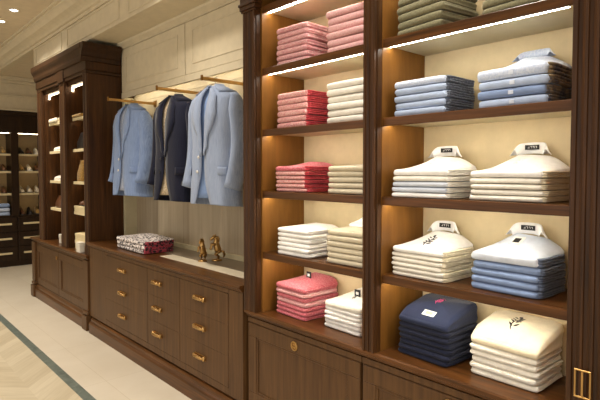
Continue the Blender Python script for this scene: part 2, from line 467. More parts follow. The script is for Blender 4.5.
# ------------------------------------------------------------------ cream wall cabinets over the rods
UX = 2.05
for y0, y1, lb in ((3.612, 4.84, 'cream wall cabinet, left of the two above the jackets'), (2.40, 3.606, 'cream wall cabinet, right of the two above the jackets')):
    t = thing('wall_cabinet', lb, 'cabinet', (UX + .07, (y0 + y1) / 2, .735), 'cream wall cabinets')
    MB().box(UX + .018, 2.185, y0, y1, .765, 1.19).build('body', M['cream'], t)
    d = MB().box(UX, UX + .0175, y0 + .003, y1 - .003, .775, 1.185, .002)
    d.frame('x', UX, y0 + .11, y1 - .11, .845, 1.115, .012, -.005)
    d.build('door', M['cream'], t)
    MB().box(UX - .004, UX + .0175, y0, y1, .715, .772, .003).build('valance', M['cream'], t)
    MB().box(UX + .019, UX + .029, y0 + .05, y1 - .05, .757, .7645).build('light_strip', M['led_mid'], t)
cm = MB().poly([(2.185, 1.19), (2.05, 1.19), (2.05, 1.2), (2.03, 1.21), (2.005, 1.225), (2.0, 1.24), (2.185, 1.24)], 2.40, 4.84)
struct('trim_4', cm, M['cream'], 'small cream crown above the wall cabinets')

# ------------------------------------------------------------------ left display cabinet
LB = base_cab('walnut base cabinet of the far display case', 4.87, 6.74, [], 1.725)
panel_door(LB, 4.99, 5.80, -1.355, CT - .078, 1.725)
dd = panel_door(LB, 5.806, 6.635, -1.355, CT - .078, 1.725)
medallion(dd, 1.7225, 5.86, -.95, .022)
for y0, y1 in ((4.862, 4.98), (6.64, 6.755)):
    b = MB().box(1.70, 1.745, y0, y1, FL + .19, CT - .05, .004); b.box(1.68, 1.745, y0 - .004, y1 + .004, FL, FL + .14, .006); b.box(1.69, 1.745, y0 - .002, y1 + .002, FL + .145, FL + .185, .012, 3)
    b.build('corner_post', M['walnut_front'], LB)
worktop('worktop', 'walnut worktop under the far display case', 4.856, 6.775, 1.69, 2.19, CT)
L = thing('display_cabinet', 'tall walnut display case with cornice and two lit open bays', 'cabinet', (1.9, 5.7, CT))
MB().box(2.165, 2.185, 4.87, 6.49, CT, 1.05).build('back_panel', M['walnut'], L)
for y0, y1 in ((4.866, 4.95), (5.50, 5.53), (5.65, 5.68), (6.30, 6.49)):
    MB().box(1.755, 2.164, y0, y1, CT, 1.05).build('side_panel', M['walnut'], L)
for y0, y1 in ((4.862, 4.975), (5.50, 5.68), (6.32, 6.49)):
    pilaster(y0, y1, 1.72, 1.754, CT, 1.0, 1).build('pilaster', M['walnut'], L)
cb = MB()
for (y0, y1) in ((4.86, 6.50),):
    cb.poly([(1.754, .93), (1.722, .93), (1.722, .96), (1.712, .965), (1.712, 1.05), (1.70, 1.055), (1.69, 1.08), (1.69, 1.10), (1.685, 1.115), (1.67, 1.14), (1.662, 1.16), (1.662, 1.205), (2.17, 1.205), (2.17, 1.05), (1.754, 1.05)], y0, y1)
# mouldings wrap round the right-hand side
cb.poly([(4.868, 1.04), (4.848, 1.045), (4.844, 1.08), (4.832, 1.09), (4.822, 1.12), (4.80, 1.15), (4.792, 1.165), (4.792, 1.205), (4.868, 1.205)], 1.665, 2.035, 'x')
cb.poly([(4.868, .93), (4.85, .934), (4.85, .955), (4.858, .965), (4.868, .97)], 1.712, 2.04, 'x')
cb.box(1.705, 1.76, 5.49, 5.69, .93, 1.06, .006)
cb.build('cornice', M['walnut_dark'], L)
LROWS = [.56, .236, -.10, -.415]
for (y0, y1) in ((4.951, 5.499), (5.681, 6.299)):
    for z in LROWS:
        s = MB().box(1.795, 2.163, y0, y1, z - .018, z, .002).box(1.795, 1.803, y0, y1, z - .03, z - .016, .001).build('shelf', M['card_cream'], L)
        MB().box(1.807, 1.817, y0 + .02, y1 - .02, z - .0235, z - .0185).build('light_strip', M['led_soft'], s)
    hd = MB().box(1.757, 1.79, y0, y1, .885, .93, .002).build('bay_head', M['walnut'], L)
    h = MB()
    h.box(1.792, 1.806, y0 + .01, y1 - .01, .872, .884)
    h.box(1.792, 1.806, y1 - .03, y1 - .01, .835, .872)
    h.build('light_strip', M['led_soft'], hd)

# ------------------------------------------------------------------ far display unit
F = thing('display_unit', 'dark far display unit with lit niches over drawer rows', 'cabinet', (1.8, 9.1, FL))
cols = [(1.13, 1.60), (1.60, 2.07), (2.07, 2.54)]
fbm = MB().box(1.1, 2.99, 9.35, 9.415, FL, .965)
fbm.box(1.1, 2.99, 9.0, 9.34, .62, .965); fbm.box(1.1, 2.99, 9.03, 9.34, FL, -.70); fbm.box(1.1, 2.99, 8.97, 9.03, .90, .965, .01)
for x in (1.10, 1.60, 2.07, 2.54):
    fbm.box(x - (.0 if x == 1.10 else .075), x + .03, 9.0, 9.34, -.70, .62)
fbm.box(2.95, 2.99, 9.0, 9.34, -.70, .62)
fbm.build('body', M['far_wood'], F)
ZS = [.288, .012, -.345]
for k, (x0, x1) in enumerate(((1.131, 1.524), (1.631, 1.994), (2.101, 2.464), (2.571, 2.949))):
    MB().box(x0, x1, 9.33, 9.345, -.70, .62).build('niche_back', M['tan_panel'], F)
    for z in ZS:
        s = MB().box(x0, x1, 9.03, 9.329, z - .02, z).box(x0, x1, 9.03, 9.036, z - .032, z - .018).build('shelf', M['card_cream'], F)
        MB().box(x0 + .01, x1 - .01, 9.04, 9.052, z - .026, z - .0205).build('light_strip', M['led_soft'], s)
    MB().box(x0 + .01, x1 - .01, 9.05, 9.07, .612, .6195).build('light_strip', M['led_soft'], F)
    a0, a1 = (x0 - .02, x1 + (.06 if k < 3 else .03))
    for r in range(3):
        z1 = -.735 - r * .235
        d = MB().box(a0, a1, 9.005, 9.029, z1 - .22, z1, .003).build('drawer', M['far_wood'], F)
        MB().box(a0 + .07, a1 - .07, 8.985, 9.005, z1 - .115, z1 - .085, .004).build('handle', M['card_cream'], d)

# ------------------------------------------------------------------ rods, hangers, jackets
RODZ = .635
rods = [(4.40, 1.745), (3.57, 1.79), (2.98, 1.825)]
for (y, x), lb in zip(rods, ('brass hanging bar over the left pale blue jacket', 'brass hanging bar over the navy jacket', 'brass hanging bar over the right grey blue jacket')):
    t = thing('hanging_bar', lb, 'clothes rail', (2.17, y, RODZ), 'brass hanging bars')
    MB().box(x, 2.178, y - .006, y + .006, RODZ - .012, RODZ + .012, .003).build('bar', M['brass'], t)
    MB().box(2.176, 2.1859, y - .025, y + .025, RODZ - .03, RODZ + .03, .003).build('wall_plate', M['brass'], t)
    b = MB().box(x - .012, x, y - .009, y + .009, RODZ - .016, RODZ + .022, .003); b.build('end_stop', M['dark_brass'], t)

def make_jacket(name, label, pos, col, rz, mats, gapk=1., shirt=None, seed=1, vk=.15):
    """hung facing -x; local origin at the neck, z downwards negative"""
    x, y, z = pos
    t = thing(name, label, 'jacket', (x, y, z), 'hanging jackets', rz)
    r = random.Random(seed)
    SH = .232
    def ab(s):          # s = distance below the neck
        K = [(0, .060, .05), (.018, .105, .06), (.045, .175, .075), (.075, SH, .088), (.11, SH - .004, .10), (.2, .222, .112), (.36, .208, .11), (.5, .215, .115), (.66, .226, .122), (.74, .23, .124)]
        for (s0, a0, b0), (s1, a1, b1) in zip(K, K[1:]):
            if s <= s1:
                f = (s - s0) / (s1 - s0); f = f * f * (3 - 2 * f) if s > .1 else f
                return a0 + (a1 - a0) * f, b0 + (b1 - b0) * f
        return K[-1][1:]
    def gap(s):         # half opening at the front, as a fraction of a quarter turn
        if s < .42: g = vk * (1 - s / .42) ** 1.1 + .03 * gapk
        elif s < .5: g = .03 * gapk
        else: g = .03 * gapk + .13 * ((s - .5) / .24) ** 1.8
        return g
    def P(th, s, off=0.):   # th: 0 = front centre, +-pi = back centre
        a, b = ab(s); a += off; b += off
        e = .78
        cy = math.sin(th); cx = -math.cos(th)
        X = b * math.copysign(abs(cx) ** e, cx); Y = a * math.copysign(abs(cy) ** e, cy)
        k = max(0, min(1, (s - .2) / .5))
        X += .010 * k * math.sin(th * 5 + seed) ; Y += .005 * k * math.sin(th * 7 + seed * 2 + s * 4)
        zz = -s * 1.11
        if s > .6: zz += .012 * math.cos(th) * (s - .6) / .14
        return Vector((X, Y, zz))
    S = [0, .008, .018, .03, .045, .06, .075, .09, .11, .14, .18, .23, .28, .33, .38, .42, .46, .5, .54, .58, .62, .66, .70, .73, .74]
    NT_ = 44
    b = MB()
    grid = []
    for s in S:
        g = gap(s) * PI / 2
        grid.append([P(g + (2 * PI - 2 * g) * k / NT_, s) for k in range(NT_ + 1)])
    b.rings(grid, close=False, caps=False)
    body = b.build('body', mats, t, local=True)
    m = body.modifiers.new('cloth', 'SOLIDIFY'); m.thickness = .006; m.offset = -1
    # sleeves
    for sgn in (-1, 1):
        pts = []; rad = []
        for k in range(13):
            f = k / 12
            px = -.002 - .045 * f ** 1.5 + .03 * math.sin(f * PI)
            py = sgn * (SH - .022 + .036 * math.sin(min(1, f * 1.6) * PI / 2) - .012 * f)
            pz = -.072 - .63 * f
            pts.append(Vector((px, py, pz))); rad.append(.036 + .03 * min(1, f * 6) ** .7 * (1 - .22 * f))
        sb = MB(); rr = []
        for k, (p, q) in enumerate(zip(pts, rad)):
            ring = []
            for j in range(18):
                a = 2 * PI * j / 18
                w = 1 + .05 * math.sin(3 * a + k * .8 + seed) * (k / 12)
                ring.append(p + Vector((math.cos(a) * q * 1.15 * w, math.sin(a) * q * .72 * w, (.018 * -math.cos(a) if k == 12 else 0) + (sgn * math.sin(a) * -.012 if k == 0 else 0))))
            rr.append(ring)
        top = [pts[0] + Vector((math.cos(2 * PI * j / 18) * .012, math.sin(2 * PI * j / 18) * .01, .016)) for j in range(18)]
        sb.rings([top] + rr)
        so = sb.build('sleeve', mats, t, local=True)
        cb_ = MB()
        for q in range(3): cb_.ball((pts[11 - 0].x + .055, pts[11].y + sgn * .02, pts[11].z - .01 + q * .022), .006, (.9, .6, 1), 8)
        cb_.build('cuff_buttons', M['button'] if col != 'navy' else M['darkbutton'], so, local=True)
    # lapels and collar
    for sgn in (-1, 1):
        lb_ = MB(); A = []; B = []; Cc = []
        n = 16
        for k in range(n + 1):
            s = .015 + (.43 - .015) * k / n
            g = gap(s) * PI / 2
            w = (.34 * math.sin(min(1, k / n * 1.25 + .12) * PI) ** .8 + .10) * (1.0 if k > 5 else .82)
            if k >= n - 1: w = .03
            A.append(P(sgn * (g - .03), s, .005)); B.append(P(sgn * (g + w), s, .009)); Cc.append(P(sgn * (g + w * .5), s, .0115))
        rr = [[a, c, q] for a, c, q in zip(A, Cc, B)]
        lb_.rings(rr, close=False, caps=False)
        o = lb_.build('lapel', mats, t, local=True)
        m = o.modifiers.new('cloth', 'SOLIDIFY'); m.thickness = .004; m.offset = -1
        pk = MB(); rr = []
        for s in (.50, .515, .53, .55): rr.append([P(sgn * (.62 + .5 * q / 6), s, .006) for q in range(7)])
        pk.rings(rr, close=False, caps=False)
        o = pk.build('pocket_flap', mats, t, local=True); m = o.modifiers.new('cloth', 'SOLIDIFY'); m.thickness = .005; m.offset = 1
    cl = MB(); rr = []
    for (s, off) in ((.045, .010), (.02, .010), (-.004, .004), (-.016, -.004), (-.004, -.012), (.02, -.014)):
        row = []
        for k in range(25):
            th = .62 + (2 * PI - 1.24) * k / 24
            p = P(th, max(0, s), off); p.z = -s + (.004 * -math.cos(th))
            row.append(p)
        rr.append(row)
    cl.rings(rr, close=False, caps=False)
    o = cl.build('collar', mats, t, local=True); m = o.modifiers.new('cloth', 'SOLIDIFY'); m.thickness = .003
    # front buttons
    for s in (.44, .53):
        p = P(.10 if s < .5 else .14, s, .008)
        MB().ball((p.x, p.y, p.z), .011, (.45, 1, 1), 12).build('button', M['darkbutton'] if col == 'navy' else M['button'], t, local=True)
    # shirt or lining seen in the opening
    sh = MB(); rr = []
    for s in S[1:-2]:
        g = (gap(s) + .14) * PI / 2
        rr.append([P(-g + 2 * g * k / 10, s, -.014 - .01 * (1 - abs(k - 5) / 5)) for k in range(11)])
    sh.rings(rr, close=False, caps=False)
    o = sh.build('shirt_front', shirt, t, local=True); m = o.modifiers.new('cloth', 'SOLIDIFY'); m.thickness = .004; m.offset = -1
    return t
M['blue_wool'] = fabric('pale_blue_jacket', rgb(144, 164, 200), rgb(112, 132, 172), 'slub')
M['navy_wool'] = fabric('navy_jacket', rgb(34, 36, 54), rgb(22, 24, 38), 'slub')
M['grey_blue_wool'] = fabric('grey_blue_jacket', rgb(164, 177, 201), rgb(134, 148, 176), 'slub')
M['lace'] = fabric('pale_shirt', rgb(186, 192, 206), rgb(150, 164, 190), 'mottle', .9, .5)
M['beige_lining'] = fabric('beige_shirt', rgb(206, 190, 162), rgb(160, 140, 112), 'mottle', .9, .5)
M['blue_lining'] = fabric('blue_shirt', rgb(142, 166, 206), rgb(108, 134, 180), 'slub')
jk = [('blazer', 'pale blue jacket hanging leftmost of the three jackets', (1.955, 4.40, .60), 'blue', .10, M['blue_wool'], .9, M['lace'], 1),
      ('blazer', 'dark navy jacket hanging between the two pale blue ones', (1.945, 3.57, .588), 'navy', .10, M['navy_wool'], .5, M['beige_lining'], 2),
      ('blazer', 'greyish blue jacket hanging beside the tall shelving, nearest the camera', (1.93, 2.98, .588), 'grey', .10, M['grey_blue_wool'], .8, M['blue_lining'], 3)]
for nm, lb, pos, col, rz, m, gk, sh, sd_ in jk:
    make_jacket(nm, lb, pos, col, rz, m, gk, sh, sd_, {'blue': .075, 'navy': .07, 'grey': .06}[col])
    x, y, z = pos
    zr = RODZ - z
    h = thing('clothes_hanger', {'blue': 'hanger inside the left pale blue jacket', 'navy': 'hanger inside the navy jacket', 'grey': 'hanger inside the right greyish blue jacket'}[col], 'hanger', (x, y, z), 'jacket hangers', rz)
    MB().tube([(0, s * .14 * k / 5, -.036 - .055 * (k / 5) ** 1.6) for s, k in [(-1, q) for q in (5, 4, 3, 2, 1)] + [(1, q) for q in range(6)]], [.008, .01, .011, .011, .011, .011, .011, .011, .011, .01, .008], 8).build('bar', M['walnut'], h, local=True)
    pts = [(0, 0, -.03), (0, 0, zr - .03)] + [(0, .016 * math.cos(a) , zr + .0 + .018 * math.sin(a)) for a in [-PI / 2 + PI * k / 8 * 1.35 for k in range(9)]]
    MB().tube(pts, .0018, 8).build('hook', M['steel'], h, local=True)

# ------------------------------------------------------------------ folded shirts
def soft(v): v = max(0, min(1, v)); return v * v * (3 - 2 * v)
class Shirt:
    def __init__(s, w, d, t, rise=0., seed=0, full=False):
        s.full = full
        s.w, s.d, s.t, s.rise, s.seed = w, d, t, rise, seed
        s.o = Vector((seed * 3.17, seed * 1.31, 0))
    def nz(s, x, y, f=9, k=0): return noise.noise(Vector((x * f, y * f, k)) + s.o)
    def lift(s, x, y):          # bottom relief, shared by neighbours in a stack
        return .0016 * (1 + noise.noise(Vector((x * 7, y * 7, 3.3))))
    def top(s, x, y):
        u = (x + s.d / 2) / s.d; v = abs(y) / (s.w / 2)
        z = s.lift(x, y) + s.t - .0022 + .0007 * s.nz(x, y, 14)
        if s.rise:
            if s.full: z += s.rise * (1.02 * min(1, max(0, (u - .05) / .42)) ** .9 if u < .47 else 1 + .10 * (u - .47)) * (1 - .12 * v ** 3) + .004 * s.nz(x, y, 12, 2) * u
            else: z += s.rise * (.25 * soft(u / .9) + .75 * max(0, min(1, (u - .08) / .78)) ** 1.25) * (1 - .93 * min(1, v) ** 1.35) + .004 * s.nz(x, y, 12, 2) * u
        return z
    def mesh(s):
        b = MB(); n = 72
        w2, d2 = s.w / 2, s.d / 2; e = 2 / 11.
        per = []
        for k in range(n):
            a = 2 * PI * k / n + .02
            c, q = math.cos(a), math.sin(a)
            px = d2 * math.copysign(abs(c) ** e, c); py = w2 * math.copysign(abs(q) ** e, q)
            per.append((px, py))
        rings_ = []
        def ring(f, zf):
            rings_.append([Vector((px * f, py * f, zf(px * f, py * f))) for px, py in per])
        for f in (.02, .4, .75, .90): ring(f, lambda x, y: s.lift(x, y))
        na = 13
        for i in range(na):
            al = -PI / 2 + PI * i / (na - 1)
            row = []
            for k, (px, py) in enumerate(per):
                side = soft((abs(py) / w2 - .86) / .12) * soft((px / d2 + .97) / .12)      # layers seen at the sides, smooth fold in front
                back = soft((px / d2 - .8) / .15)
                q = max(side, back)
                out = .012 * (math.cos(al) ** .75 if abs(al) < 1.55 else 0)
                rip = abs(math.sin((i + .5) / na * PI * 2.5 + s.seed)) * .0055 * q * math.cos(al)
                wob = .0028 * s.nz(px, py, 11, i * .15) + .006 * q * s.nz(px, py, 22, 5) * 1
                hx = px * .945; hy = py * .945
                L = math.hypot(px, py)
                ox = (px / d2) ** 5 ; oy = (py / w2) ** 5; nl = math.hypot(ox, oy) or 1
                kx, ky = ox / nl, oy / nl
                x = px - kx * .012 + kx * (out - rip + wob); y = py - ky * .012 + ky * (out - rip + wob)
                zb = s.lift(x, y); zt = s.top(x, y) - .0012
                zt = max(zb + .004, zt)
                row.append(Vector((x, y, zb + (zt - zb) * (.5 + .5 * math.sin(al)))))
            rings_.append(row)
        for f in (.90, .82, .74, .66, .57, .48, .38, .28, .18, .09, .02): ring(f, lambda x, y: s.top(x, y))
        b.rings(rings_)
        return b
    def patch(s, cx, cy, pts, off=.0012):
        """flat outline laid on the top surface: list of (dx, dy)"""
        return [Vector((cx + dx, cy + dy, s.top(cx + dx, cy + dy) + off)) for dx, dy in pts]
def disc(b, s, cx, cy, rx, ry, off=.0014, n=14):
    P_ = s.patch(cx, cy, [(rx * math.cos(2 * PI * k / n), ry * math.sin(2 * PI * k / n)) for k in range(n)], off)
    Q_ = [p - Vector((0, 0, .003)) for p in P_]
    b.rings([Q_, P_])
def stroke(b, s, pts, w, off=.0012):
    rows = []
    for i, (x, y) in enumerate(pts):
        x2, y2 = pts[min(i + 1, len(pts) - 1)]; x1, y1 = pts[max(0, i - 1)]
        dx, dy = x2 - x1, y2 - y1; L = math.hypot(dx, dy) or 1
        nx, ny = -dy / L * w / 2, dx / L * w / 2
        k = .35 if i in (0, len(pts) - 1) else 1
        P_ = [Vector((x + nx * k, y + ny * k, s.top(x + nx * k, y + ny * k) + off)), Vector((x - nx * k, y - ny * k, s.top(x - nx * k, y - ny * k) + off))]
        rows.append(P_ + [p - Vector((0, 0, .003)) for p in P_[::-1]])
    b.rings(rows)
def sleeve_mesh(s, layers=3):
    """the folded-in sleeve layers along the -y side"""
    b = MB()
    for q in range(layers):
        z0 = .002 + (s.t - .003) * q / layers; z1 = .002 + (s.t - .003) * (q + .86) / layers
        rows = []
        for k in range(15):
            f = k / 14; x = -s.d / 2 + .016 + (s.d - .04) * f
            y = -s.w / 2 - .006 - .003 * noise.noise(Vector((x * 25, q * 3.1, s.seed))) + (.006 if k in (0, 14) else 0)
            h = .002 * noise.noise(Vector((x * 14, q * 2., s.seed + 4)))
            a, c = z0 + h, z1 + h
            rows.append([Vector((x, y + .04, a)), Vector((x, y + .002, a)), Vector((x, y - .0015, (a + c) / 2)), Vector((x, y + .002, c)), Vector((x, y + .04, c))])
        b.rings(rows)
    return b
def collar_mesh(cx, cz, r=.052, h=.044):
    b = MB(); rr = []
    n = 28
    prof = [(.0, .0), (.002, .5), (.006, 1.), (.011, 1.0), (.013, .85), (.02, .30), (.026, .02)]
    for o_, hf in prof:
        row = []
        for k in range(n + 1):
            ph = -1.5 + 3.0 * k / n          # 0 = back of the neck (+x)
            hh = h * (.12 + .88 * soft((math.cos(ph) + .45) / 1.2))
            dr = o_ * (1.0 + .5 * (1 - math.cos(ph)) / 2)
            rx = r * .62; ry = r
            x = cx + (rx + dr) * math.cos(ph); y = (ry + dr) * math.sin(ph)
            row.append(Vector((x, y, cz + hh * hf - .018 * (1 - math.cos(ph)) / 2)))
        rr.append(row)
    b.rings(rr, close=False, caps=False)
    return b
ORD = ['top', 'second', 'third', 'fourth', 'fifth', 'sixth', 'seventh', 'eighth']

def glyphs(b, mk, w, h, n):
    """pale strokes that read as a line of tiny letters on a label"""
    r = random.Random(n * 7 + 1)
    step = w / n
    for k in range(n):
        u = -w / 2 + step * (k + .5)
        for (a, c, d, e) in [(-.3, -.18, -1, 1), (-.3, .3, (1 if r.random() > .5 else -1) * .8, None)][: 1 + (r.random() > .25)]:
            if e is None: e = d + .35; 
            v = [mk(u + a * step, d * h / 2), mk(u + c * step, d * h / 2), mk(u + c * step, e * h / 2), mk(u + a * step, e * h / 2)]
            b.rings([[p + Vector((.0006, 0, 0)) for p in v], v], smooth=False)

def stack(key, phrase, kind, cols, z, yc, n, th, w=.262, d=.262, xf=1.795, rot=0., side=None, top=None, group=None, every=None):
    """n folded shirts; cols: list of (colour words, material), top to bottom"""
    r = random.Random(key)
    zz = z + .0005
    for i in range(n - 1, -1, -1):        # from the bottom up
        cw, mat = cols[min(i, len(cols) - 1)]
        istop = i == 0
        rise = (top or {}).get('rise', .012) if istop else 0.
        t_ = th * (1.25 if istop and rise > .03 else 1.)
        sh = Shirt(w + r.uniform(-.004, .004), d + r.uniform(-.004, .004), t_, rise, key * 13 + i, (top or {}).get('full', False))
        xc = xf + d / 2 + r.uniform(-.003, .003); yy = yc + r.uniform(-.004, .004)
        posn = 'topmost' if istop else ('lowest' if i == n - 1 else ORD[i] + ' down')
        t = thing('folded_shirt', f'{cw} folded {kind}, {posn}, {phrase}', 'shirt', (xc, yy, zz), group or phrase, rot + r.uniform(-.02, .02))
        body = sh.mesh().build('body', mat, t, local=True)
        if side:
            o = sleeve_mesh(sh).build('sleeve', side[1], t, local=True); o['label'] = side[0] + ' folded sleeve layers'
        if istop and top: dress(sh, t, top, mat)
        if every: every(sh, t)
        zz += t_ + .0004
    return zz
def dress(s, t, top, mat):
    cx = s.d / 2 - .062
    if top.get('collar'):
        cz = s.top(cx, 0) - .006
        o = collar_mesh(cx, cz, h=top.get('ch', .044)).build('collar', top.get('cmat', mat), t, local=True)
        m = o.modifiers.new('cloth', 'SOLIDIFY'); m.thickness = .002
        if top.get('label', True):
            # woven neck label on the inside back of the collar, facing the front
            lx = cx + .052 * .62 - .006; lz = cz + .024
            bx = MB()
            mkc = lambda u, v: Vector((lx + abs(u) ** 2 * -6, u, lz + v))
            for a in range(4):
                u0 = -.028 + .014 * a; u1 = u0 + .014
                q = [mkc(u0, -.0095), mkc(u1, -.0095), mkc(u1, .0095), mkc(u0, .0095)]
                bx.rings([[p + Vector((.004, 0, 0)) for p in q], q], smooth=False)
            lb = bx.build('neck_label', M['black'], o, local=True); lb['label'] = 'black woven neck label'
            g = MB(); glyphs(g, lambda u, v: Vector((lx - .0012 + abs(u) ** 2 * -6, u, lz + v)), .04, .0075, 4)
            g.build('lettering', M['white'], lb, local=True)
    if top.get('buttons'):
        for k in range(top['buttons']):
            b = MB(); disc(b, s, cx - .075 - .022 * k, .0, .004, .004, .002, 10)
            b.build('button', M['button'], t, local=True)
        b = MB()
        x0, x1 = cx - .06 - .022 * top['buttons'], cx - .055
        rows = []
        for k in range(9):
            x = x0 + (x1 - x0) * k / 8
            rows.append([Vector((x, y, s.top(x, y) + o_)) for y, o_ in ((-.014, -.002), (-.013, .0012), (0, .0014), (.013, .0012), (.014, -.002))])
        b.rings(rows); b.build('placket', mat, t, local=True)
    if top.get('print'):
        b = MB(); px = -s.d / 2 + top.get('px', .10); py = top.get('py', 0.)
        big = top.get('psize', 1.)
        k_ = big
        stroke(b, s, [(px + (-.03 + .006 * q) * k_, py + .006 * math.sin(q * .6) * k_) for q in range(11)], .0032 * k_)
        for q in (2, 4, 6, 8):
            for g in (-1, 1):
                x0 = px + (-.03 + .006 * q) * k_
                stroke(b, s, [(x0 + .003 * j * k_, py + g * (.002 + .0042 * j) * k_) for j in range(4)], .0045 * k_)
        disc(b, s, px + .032 * k_, py, .006 * k_, .005 * k_)
        o = b.build('emblem_print', M[top['print']], t, local=True)
        if top.get('print2'):
            b = MB()
            stroke(b, s, [(px + .012 + .004 * j, py - .016 + .003 * j) for j in range(7)], .006, .0016)
            stroke(b, s, [(px + .036 - .003 * j, py + .014 + .002 * j) for j in range(5)], .006, .0016)
            b.build('emblem_print', M[top['print2']], t, local=True)
    if top.get('card'):
        u, v, cw, ch, mid = top['card']
        P4 = s.patch(-s.d / 2 + u, v, [(-ch / 2, -cw / 2), (-ch / 2, cw / 2), (ch / 2, cw / 2), (ch / 2, -cw / 2)], .004)
        b = MB(); b.rings([[p - Vector((0, 0, .0012)) for p in P4], P4], smooth=False)
        o = b.build('hang_tag', M['white'], t, local=True); o['label'] = 'white hang tag'
        c0 = sum(P4, Vector()) / 4
        Q4 = [c0 + (p - c0) * .55 + Vector((-.0003, 0, .0009)) for p in P4]
        b = MB(); b.rings([[p - Vector((0, 0, .0006)) for p in Q4], Q4], smooth=False)
        b.build('tag_mark', M[mid], o, local=True)
    if top.get('neck_tag'):
        # stiff black tag standing up at the collar
        cx = top.get('tagx', cx); zt = s.top(cx, -.01)
        b = MB().box(cx - .006, cx - .002, -.028, .012, zt - .01, zt + .032, .002)
        o = b.build('neck_tag', M['black'], t, local=True); o['label'] = 'small black neck tag'
        MB().box(cx - .0066, cx - .0055, -.017, .001, zt + .006, zt + .02).build('tag_mark', M['white'], o, local=True)

F_ = fabric
c_pink = F_('rose_marl', rgb(204, 120, 128), rgb(230, 196, 192), 'streak')
c_rose = F_('dusty_rose', rgb(212, 150, 152), rgb(226, 188, 184), 'streak')
c_coral = F_('coral_white_marl', rgb(204, 104, 112), rgb(236, 206, 196), 'streak')
c_red = F_('deep_red', rgb(176, 40, 54), rgb(204, 84, 90), 'mottle')
c_pinkb = F_('washed_red', rgb(186, 78, 92), rgb(214, 134, 140), 'mottle')
c_cream = F_('cream_cotton', rgb(244, 239, 228))
c_beige = F_('beige_cotton', rgb(212, 201, 176))
c_white = F_('white_cotton', rgb(248, 246, 243))
c_ivory = F_('ivory_cotton', rgb(243, 238, 226))
c_warm = F_('warm_cream_cotton', rgb(236, 224, 196))
c_icy = F_('ice_blue_cotton', rgb(214, 222, 236))
c_sky = F_('light_blue_cotton', rgb(178, 194, 222))
c_blue = F_('mid_blue_cotton', rgb(134, 154, 192))
c_pale = F_('pale_blue_white', rgb(206, 214, 230), rgb(180, 194, 220), 'mottle')
c_navy = F_('navy_cotton', rgb(42, 49, 74))
c_navyd = F_('dark_navy_cotton', rgb(34, 38, 58))
c_olive = F_('olive_cotton', rgb(126, 120, 92), rgb(106, 102, 78), 'mottle')
c_char = F_('charcoal_speckle', rgb(58, 62, 74), rgb(124, 130, 144), 'mottle')
c_tan = F_('tan_and_navy', rgb(146, 130, 104), rgb(56, 58, 74), 'mottle', .95, .15)
c_greyb = F_('grey_blue_shade', rgb(104, 116, 140))

def seam_tag(sh, t):
    """small square hem tag on the front fold"""
    x = -sh.d / 2 - .002
    MB().box(x - .0012, x + .006, -.016, .002, sh.t * .28, sh.t * .7, .0008).build('hem_tag', c_icy, t, local=True)

# right bay
stack(1, 'olive stack at the top, left of two', 'shirt', [('olive', c_olive)], ROWS[0], 1.211, 5, 0.0335, 0.253, .25, 1.775, -.12, group='olive shirts, left stack')
stack(2, 'olive stack at the top right corner', 'shirt', [('olive', c_olive)], ROWS[0], 0.814, 5, 0.032, 0.258, .25, 1.775, -.12, group='olive shirts, right stack')
stack(3, 'blue stack with charcoal sleeves', 'shirt', [('pale blue', c_pale), ('light blue', c_sky)], ROWS[1], 1.224, 5, 0.0305, 0.263, .25, 1.782, 0., ('charcoal speckled', c_char), {'rise': .025}, 'light blue shirts with speckled sleeves')
stack(4, 'blue stack nearest the right pilaster', 'shirt', [('whitish blue', c_pale), ('light blue', c_sky), ('mid blue', c_blue), ('light blue', c_sky)], ROWS[1], 0.835, 4, 0.034, 0.270, .25, 1.79, 0., ('tan and navy', c_tan), {'rise': .085, 'collar': True, 'label': False, 'ch': .03}, 'light blue shirts with tan sleeves', seam_tag)
stack(5, 'white stack right of centre pilaster', 'polo shirt', [('white', c_white), ('ivory', c_ivory), ('icy blue', c_icy), ('icy white', c_icy), ('white', c_white)], ROWS[2], 1.213, 5, 0.0228, 0.276, .262, 1.765, 0., ('cream', c_cream), {'rise': .075, 'collar': True, 'buttons': 2, 'cmat': c_white}, 'white polo shirts, left stack')
stack(6, 'white stack nearest right pilaster', 'polo shirt', [('white', c_white), ('ivory', c_ivory)], ROWS[2], 0.855, 5, 0.0215, 0.290, .262, 1.795, -.03, ('warm cream', c_warm), {'rise': .085, 'collar': True, 'buttons': 2, 'cmat': c_white}, 'white polo shirts, right stack')
stack(7, 'ivory stack above the navy stack', 'polo shirt', [('ivory', c_white), ('ivory', c_ivory)], ROWS[3], 1.232, 6, 0.0203, 0.270, .262, 1.785, -.03, ('warm cream', c_warm), {'rise': .075, 'collar': True, 'cmat': c_white, 'print': 'greyprint', 'psize': 1.35}, 'ivory polo shirts on the lowest shelf')
stack(8, 'blue stack with white hang tag', 'polo shirt', [('pale blue', c_icy), ('mid blue', c_blue)], ROWS[3], 0.856, 5, 0.0275, 0.274, .246, 1.808, -.03, ('grey blue', c_greyb), {'rise': .08, 'collar': True, 'cmat': c_white, 'card': (.125, .004, .046, .052, 'black')}, 'blue polo shirts on the lowest shelf')
stack(9, 'navy stack on the worktop', 'polo shirt', [('greyish navy', c_navy), ('dark navy', c_navyd)], CT, 1.200, 7, 0.0232, 0.266, .255, 1.797, -.03, None, {'rise': .06, 'full': True, 'print': 'pinkprint', 'print2': 'black', 'px': .135, 'card': (.045, -.01, .06, .026, 'card_cream')}, 'navy polo shirts')
stack(10, 'cream stack beside the navy stack', 'polo shirt', [('cream', c_warm), ('off-white', c_ivory)], CT, 0.865, 6, 0.0242, 0.276, .234, 1.822, -.03, None, {'rise': .065, 'full': True, 'print': 'black', 'px': .11, 'psize': 1.4}, 'cream polo shirts on the worktop')
